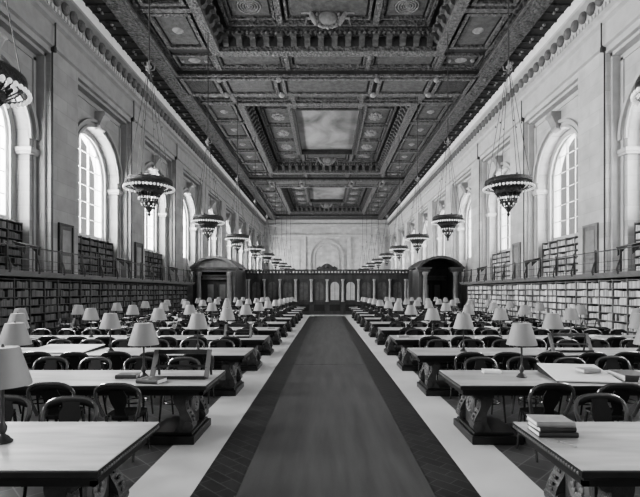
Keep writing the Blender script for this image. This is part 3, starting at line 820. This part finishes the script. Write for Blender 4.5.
# ------------------------------------------------------------------ tables
TL, TD, TX = 7.96, 1.21, 1.74
ROWS = [3.84 + 2.9 * k for k in range(12)]
def make_table():
    root = empty('reading_table', (0, 0, 0), '', 'table', 'long reading tables either side of the aisle')
    t = MB().bbox(.004, TL - .004, -TD / 2 + .004, TD / 2 - .004, .752, .76, .002); t.build('table_top', M['table_top'], root)
    ed = MB().bbox(0, TL, -TD / 2, TD / 2, .70, .7515, .006).box(.03, TL - .03, -TD / 2 + .03, TD / 2 - .03, .67, .70)
    ed.box(.07, TL - .07, -TD / 2 + .1, -TD / 2 + .14, .60, .685).box(.07, TL - .07, TD / 2 - .14, TD / 2 - .1, .60, .685).box(.07, .11, -TD / 2 + .1, TD / 2 - .1, .60, .685).box(TL - .11, TL - .07, -TD / 2 + .1, TD / 2 - .1, .60, .685)
    ed.build('apron', M['table_edge'], root)
    for x in (0, TL):
        bd = MB(); n = 30
        for k in range(n):
            y = -TD / 2 + .03 + (k + .5) * (TD - .06) / n
            bd.sphere((x, y, .724), .014, 6, 4)
        bd.build('bead_moulding', M['wood_light'], root, True)
    for e in (0, 1):
        mir = Matrix.Identity(4) if e == 0 else (Matrix.Translation((TL, 0, 0)) @ Matrix.Diagonal((-1, 1, 1, 1)))
        tr = MB()
        tr.bbox(.2, .92, -.47, .47, FL, .02, .012, mir); tr.bbox(.24, .8, -.42, .42, .02, .06, .012, mir)
        tro = tr.build('trestle_base', M['table_edge'], root)
        for s_ in (-1, 1):
            n = 18; L_, R_ = [], []
            def cen(u): return .36 - .05 * math.sin(2 * PI * u) + .03 * (1 - u)
            for k in range(n + 1):
                u = k / n; z = .06 + .61 * u
                w = .06 + .05 * abs(math.cos(PI * u)) ** 1.5
                L_.append((cen(u) - w, z)); R_.append((cen(u) + w, z))
            ya, yb = sorted((s_ * .24, s_ * .42))
            cm = MB()
            vs = [];
            for yy in (ya, yb):
                for p_ in L_ + R_[::-1]: vs.append((p_[0], yy, p_[1]))
            nn = 2 * (n + 1)
            cm.add(vs, [tuple(range(nn - 1, -1, -1)), tuple(range(nn, 2 * nn))] + [(i, (i + 1) % nn, nn + (i + 1) % nn, nn + i) for i in range(nn)], mir)
            for (xx, zz, rr) in ((.30, .14, .075), (.30, .60, .08)):
                cm.lathe([(rr * .5, -.11), (rr, -.1), (rr, .1), (rr * .5, .11)], 14, mtx=mir @ Matrix.Translation((xx, s_ * .33, zz)) @ Matrix.Rotation(PI / 2, 4, 'X'))
            leg = cm.build('scroll_leg', M['table_carved'], root)
            rl = MB()
            for k in range(9):
                u = (k + .5) / 9; z = .14 + .49 * u; w = .06 + .05 * abs(math.cos(PI * u)) ** 1.5
                rl.sphere((cen(u) - w, s_ * .33, z), .024, 6, 4, (.45, 1.6, .9))
            rl.v = [tuple(mir @ Vector(q)) for q in rl.v]
            rl.build('leaf_carving', M['table_carved'], leg, True)
        cp = MB().box(.32, .42, -.22, .22, .06, .67, mir)
        cpo = cp.build('carved_panel', M['table_carved'], root)
        rl = MB()
        rl.lathe([(.11, 0), (.13, -.03), (.15, 0)], 16, mtx=mir @ Matrix.Translation((.32, 0, .38)) @ Matrix.Rotation(PI / 2, 4, 'Y'))
        for k in range(8):
            an = k * PI / 4
            q = MB().sphere((.31, .07 * math.cos(an), .38 + .07 * math.sin(an)), .028, 6, 4); rl.add([tuple(mir @ Vector(w)) for w in q.v], q.f)
        rl.build('rosette', M['wood_light'], cpo, True)
    MB().bbox(.9, TL - .9, -.1, .1, FL, .04, .012).build('stretcher', M['table_edge'], root)
    MB().box(TL / 2 - .12, TL / 2 + .12, -.1, .1, .04, .69).build('centre_post', M['table_edge'], root)
    return root
tp = make_table()
TNOTE = {(1, 0): 'long oak reading table nearest the viewer right of aisle, with three stacked books',
         (-1, 0): 'long oak reading table nearest the viewer left of aisle, with pale glossy top',
         (1, 1): 'long oak reading table holding a white board, second right of the aisle',
         (-1, 1): 'long oak reading table holding a book rest, second left of the aisle'}
first = True
for k, y in enumerate(ROWS):
    for sx, side in ((-1, 'left'), (1, 'right')):
        o = tp if first else copy_tree(tp); first = False
        o.location = (sx * TX, y, 0); o.rotation_euler = (0, 0, 0 if sx > 0 else PI)
        o['label'] = TNOTE.get((sx, k), 'long oak reading table with carved scroll legs, %s table %s of the aisle' % (ORD[k + 1], side))

# ------------------------------------------------------------------ lamps
def make_lamp():
    root = empty('desk_lamp', (0, 0, 0), '', 'lamp', 'cone-shaded desk lamps on the reading tables')
    b = MB().lathe([(.075, 0), (.078, .012), (.06, .025), (.05, .045), (.03, .06), (.02, .075)], 16); b.build('base', M['bronze'], root, True)
    st_ = MB().lathe([(.02, .07), (.034, .1), (.036, .13), (.018, .17), (.014, .22), (.014, .48), (.02, .49), (.02, .52), (.012, .53), (.012, .80), (.02, .81), (.006, .84)], 10); st_.build('stem', M['bronze'], root, True)
    s = MB().lathe([(.217, .485), (.22, .49), (.212, .52), (.128, .80), (.123, .81), (.02, .815), (.02, .81), (.118, .803), (.206, .52), (.215, .49), (.217, .485)], 28, cap=False)
    s.build('lamp_shade', M['shade'], root, True)
    return root
lp = make_lamp(); first = True
LX = [2.83 + 1.93 * k for k in range(4)]
TH = ['nearest the aisle', 'second from the aisle', 'third from the aisle', 'farthest from the aisle']
for k, y in enumerate(ROWS):
    for sx, side in ((-1, 'left'), (1, 'right')):
        for j, x in enumerate(LX):
            if not in_view(sx * x, y, pad=.3): continue
            o = lp if first else copy_tree(lp); first = False
            jit = 0 if k < 2 else 1
            o.location = (sx * x + jit * random.uniform(-.03, .03) - (.03 if (k == 0 and sx < 0) else 0), y + jit * random.uniform(-.05, .05), .76)
            o.rotation_euler = (0, 0, random.uniform(0, 6))
            o['label'] = 'pale cone-shaded lamp %s on the %s table %s of aisle' % (TH[j], ORD[k + 1], side)

# ------------------------------------------------------------------ chairs (front toward +y)
def bow_pts():
    p = []
    hw = .285
    p.append((-.215, -.17, .45)); p.append((-.25, -.2, .56)); p.append((-hw + .01, -.225, .66))
    n = 12
    for k in range(n + 1):
        an = PI - PI * k / n
        cx = math.copysign(abs(math.cos(an)) ** .7, math.cos(an)); sz = math.sin(an) ** .75
        p.append((hw * cx, -.235 - .06 * sz, .71 + .175 * sz))
    p.append((hw - .01, -.225, .66)); p.append((.25, -.2, .56)); p.append((.215, -.17, .45))
    return p
def chair_parts():
    P = []
    seat = MB()
    n = 16; out = []
    for k in range(n):
        an = 2 * PI * k / n; c, s = math.cos(an), math.sin(an)
        out.append((math.copysign(abs(c) ** .6, c) * (.215 + .02 * s), math.copysign(abs(s) ** .6, s) * .215 + .02))
    seat.prism(out, 2, .435, .465); seat.prism([(x * .86, y * .86) for x, y in out], 2, .395, .436)
    P.append(('seat', seat, 0))
    bow = MB().tube(bow_pts(), .02, 8, flat=1.2); P.append(('back_bow', bow, 1))
    sp = MB(); prof = [(.075, .455, -.17), (.06, .54, -.19), (.10, .63, -.215), (.115, .72, -.245), (.085, .80, -.27), (.11, .87, -.292)]
    vs = []; fs = []
    for w, z, y in prof: vs += [(-w, y - .008, z), (w, y - .008, z), (w, y + .008, z), (-w, y + .008, z)]
    for i in range(len(prof) - 1):
        for q in range(4): fs.append((i * 4 + q, i * 4 + (q + 1) % 4, i * 4 + 4 + (q + 1) % 4, i * 4 + 4 + q))
    fs += [(3, 2, 1, 0), tuple(range(len(prof) * 4 - 4, len(prof) * 4))]
    sp.add(vs, fs); P.append(('splat', sp, 0))
    # arms of the bow: crest under the hoop
    cr = MB().tube([(-.25, -.27, .80), (-.13, -.285, .838), (0, -.29, .85), (.13, -.285, .838), (.25, -.27, .80)], .036, 6, flat=.4)
    P.append(('crest_rail', cr, 1))
    for sx in (-1, 1):
        P.append(('leg', MB().tube([(sx * .175, .18, .43), (sx * .185, .2, .25), (sx * .2, .24, FL)], [.021, .019, .014], 8), 1))
        P.append(('leg', MB().tube([(sx * .185, -.15, .45), (sx * .19, -.18, .25), (sx * .2, -.26, FL)], [.02, .019, .014], 8), 1))
    P.append(('stretcher', MB().tube([(.19 * math.cos(a), .02 + .19 * math.sin(a), .2) for a in [2 * PI * k / 16 for k in range(16)]], .011, 6, closed=True), 1))
    return P
P = chair_parts()
chair_full = empty('reading_chair', (0, 0, 0), '', 'chair', 'dark bow-back chairs at the reading tables')
for nme, mb, sm in P: mb.build(nme, M['splat'] if nme in ('splat', 'crest_rail') else M['bow'] if nme == 'back_bow' else M['chair'], chair_full, bool(sm))
one = MB()
for nme, mb, sm in P: one.add(mb.v, mb.f)
one_me = one.mesh('reading_chair', M['chair'], True)
spots = []
for k, y in enumerate(ROWS):
    for sx, side in ((-1, 'left'), (1, 'right')):
        for far in (0, 1):
            if k == 0 and not far: continue
            n = 9
            for j in range(n):
                x = 2.58 + .77 * j + random.uniform(-.04, .04)
                if k == 0: x = (2.96 if sx > 0 else 2.86) + .75 * j
                if k == 1 and not far: x = 2.73 + .86 * j + random.uniform(-.02, .02)
                if x > TX + TL - .3: continue
                yy = y + (1 if far else -1) * (TD / 2 + .22 + (.0 if k == 0 else 0) + random.uniform(-.05, .09))
                if not in_view(sx * x, yy, pad=.3): continue
                rz = (PI if far else 0) + random.uniform(-.12, .12)
                spots.append((yy, sx * x, rz, k, side, far, j, random.random()))
spots.sort()
print('chairs in view:', len(spots))
first = True; rest = MB()
CNT = {}
for i, (yy, x, rz, k, side, far, j, q) in enumerate(spots):
    if i < 300:
        lab = 'dark bow-back chair, %s from aisle, %s side of %s table %s of aisle' % (ORD[j + 1], 'far' if far else 'near', ORD[k + 1], side)
        if k < 4:
            o = chair_full if first else copy_tree(chair_full); first = False
        else:
            o = bpy.data.objects.new('reading_chair', one_me); COL.objects.link(o); tag(o, '', 'chair', 'dark bow-back chairs at the reading tables')
        o.location = (x, yy, 0); o.rotation_euler = (0, 0, rz); o['label'] = lab
    else:
        rest.add(one.v, one.f, Matrix.Translation((x, yy, 0)) @ Matrix.Rotation(rz, 4, 'Z'))
if rest.v:
    tag(rest.build('reading_chairs', M['chair'], smooth=False), 'dark bow-back chairs crowded at the farthest reading tables', 'chairs', kind='stuff')

# ------------------------------------------------------------------ things on the tables
def place(px, py, z):   # a point at height z seen at pixel (px, py): used once, to read positions off the photograph
    D = (CH - z) * F / (py - 291); return (CX + (px - 326) * D / F, D)
def table_book(x, y, z, w, d, h, rz, cover, label, name='book', page='pages'):
    r = empty(name, (x, y, z), label, 'book', rz=rz); c = .006
    b = MB().box(-w / 2, w / 2, -d / 2, d / 2, 0, c).box(-w / 2, w / 2, -d / 2, d / 2, h - c, h)
    n = 5; sp = [(-d / 2 - .01 * math.sin(PI * k / n), h * k / n) for k in range(n + 1)] + [(-d / 2 + .008, h), (-d / 2 + .008, 0)]
    b.prism(sp, 0, -w / 2, w / 2); b.build('cover', M[cover], r)
    MB().box(-w / 2 + .008, w / 2 - .008, -d / 2 + .008, d / 2 - .01, c, h - c).build('page_block', M[page], r)
    return r
T = .76
# three stacked books, nearest right table
x, y = 1.93, 4.08
table_book(x + .02, y, T, .34, .25, .045, -.03, 'cover_dark', 'dark book at the bottom of the stack on nearest right table')
table_book(x + .01, y, T + .045, .32, .24, .045, .04, 'cover_dark', 'dark book in the middle of the stack on nearest right table')
table_book(x, y, T + .09, .33, .25, .045, -.06, 'cover_grey', 'grey-covered book on top of the stack on nearest right table')
r = empty('pencil', (1.93, 3.78, T), 'slim pencil lying beside the stacked books on nearest right table', 'pencil', rz=.5)
MB().tube([(0, -.08, .006), (0, .07, .006)], .005, 6).build('shaft', M['cover_grey'], r); MB().tube([(0, .07, .006), (0, .09, .006)], [.005, .0008], 6).build('tip', M['cover_dark'], r)
o = MB().box(-.03, .03, -.06, .06, 0, .003).build('paper_slip', M['cover_grey'], loc=(1.84, 3.88, T)); o.rotation_euler = (0, 0, .5); tag(o, 'small grey paper slip beside the stacked books', 'paper')
table_book(2.51, 7.1, T, .27, .2, .045, -.15, 'paper', 'small pale book left of the lamp on second right table')
def board(x, y, z, w, d, label, rz=0, tilt=.1):
    r = empty('drawing_board', (x, y, z), label, 'board', rz=rz)
    MB().prism([(-d / 2, .015), (d / 2, .015 + tilt), (d / 2, .03 + tilt), (-d / 2, .03)], 0, -w / 2, w / 2).build('panel', M['paper'], r)
    for s_ in (-1, 1): MB().prism([(-d / 2, 0), (d / 2, 0), (d / 2, .015 + tilt), (-d / 2, .015)], 0, s_ * w / 2 - s_ * .02 - .01, s_ * w / 2 - s_ * .02 + .01).build('side_wedge', M['wood_dark'], r)
    return r
board(3.65, 6.74, T, .85, .9, 'large white sloping board lying on the second right table', -.15, .1)
table_book(3.81, 6.72, T + .085, .26, .2, .05, .1, 'cover_grey', 'grey book lying on the large white sloping board')
table_book(4.36, 6.62, T, .36, .5, .09, -.12, 'cover_dark', 'thick dark folio right of the white board, second right table', page='paper')
# book rests
def rest_(x, y, z, w, h, label, rz=0, book=False):
    r = empty('book_rest', (x, y, z), label, 'book rest', 'slanted book rests', rz)
    d = h * .55
    for s_ in (-1, 1):
        MB().prism([(0, 0), (.05, 0), (d + .03, h), (d - .01, h)], 0, s_ * w / 2 - .032, s_ * w / 2 + .032).build('side_bar', M['wood_light'], r)
        MB().prism([(d, h - .05), (d + .02, h - .03), (d + .12, 0), (d + .09, 0)], 0, s_ * w / 2 - .015, s_ * w / 2 + .015).build('back_strut', M['wood_dark'], r)
    MB().box(-w / 2, w / 2, -.07, .03, 0, .025).box(-w / 2, w / 2, -.075, -.06, .025, .05).build('ledge', M['wood_dark'], r)
    MB().prism([(d - .03, h - .06), (d + .01, h - .07), (d + .03, h), (d - .01, h)], 0, -w / 2, w / 2).build('top_bar', M['wood_dark'], r)
    MB().prism([(d * .35, h * .38), (d * .35 + .02, h * .37), (d * .35 + .06, h * .46), (d * .35 + .04, h * .47)], 0, -w / 2, w / 2).build('cross_bar', M['wood_dark'], r)
    return r
rest_(-2.27, 6.62, T, .8, .40, 'large slanted book rest at the aisle end of second left table')
rest_(5.12, 9.5, T, .8, .38, 'large slanted book rest midway along the third right table')
rest_(-2.55, 12.4, T, .7, .36, 'slanted book rest at the aisle end of the fourth left table')
# left table two books
table_book(-3.05, 6.72, T, .3, .22, .055, .05, 'cover_dark', 'dark book left of the lamp on second left table')
table_book(-2.56, 6.36, T, .34, .24, .06, -.25, 'cover_dark', 'large dark book right of the lamp on second left table')
board(-5.75, 9.75, T, 1.25, 1.0, 'large pale sheet board lying on the third left table', 0, .05)
table_book(-1.98, 15.5, T, .24, .18, .04, .1, 'cover_grey', 'grey book at the aisle end of the fifth left table')
table_book(2.05, 12.6, T, .3, .22, .05, .1, 'cover_grey', 'grey book at the aisle end of the fourth right table')
table_book(2.75, 12.5, T, .28, .2, .04, .3, 'paper', 'pale book inward from the fourth right table end')
table_book(-5.3, 12.6, T, .3, .22, .05, .1, 'cover_dark', 'dark book midway along the fourth left table')
table_book(-3.5, 9.55, T, .28, .2, .05, -.2, 'paper', 'pale book between two lamps on the third left table')
for k in range(3, 8):
    for sx, side in ((-1, 'left'), (1, 'right')):
        for j in range(3):
            px_ = sx * (LX[j] + random.uniform(.5, 1.4)); py_ = ROWS[k] + random.choice((-.32, .32)) + random.uniform(-.05, .05)
            pale = random.random() < .6
            table_book(px_, py_, T, random.uniform(.26, .36), .22, random.uniform(.03, .07), random.uniform(-.5, .5), 'paper' if pale else 'cover_dark',
                       '%s book past the %s lamp from aisle on %s table %s of aisle' % ('pale' if pale else 'dark', ORD[j + 1], ORD[k + 1], side))
# open atlases propped on rests, sixth tables
for sx, side in ((-1, 'left'), (1, 'right')):
    rest_(sx * 10.0 if False else sx * 9.2, 15.6, T, .55, .34, 'narrow slanted book rest near the %s wall on fifth table' % side, .2 * sx)

# ------------------------------------------------------------------ light, camera
w = bpy.data.worlds.new('World'); scn.world = w; w.use_nodes = True
bg = w.node_tree.nodes['Background']; bg.inputs[0].default_value = (1, 1, 1, 1); bg.inputs[1].default_value = .35
cam = bpy.data.cameras.new('Camera'); cam.sensor_width = 36; cam.lens = F / 640 * 36
cam.shift_x = -6 / 640; cam.shift_y = 42.5 / 640; cam.clip_end = 300; cam.clip_start = .05
co = bpy.data.objects.new('Camera', cam); COL.objects.link(co); co.location = (CX, 0, CH); co.rotation_euler = (PI / 2, 0, 0)
scn.camera = co
scn.view_settings.view_transform = 'AgX'; scn.view_settings.look = 'AgX - Medium High Contrast'
scn.view_settings.exposure = 0.15; scn.view_settings.gamma = 1
scn.cycles.max_bounces = 6; scn.cycles.diffuse_bounces = 4
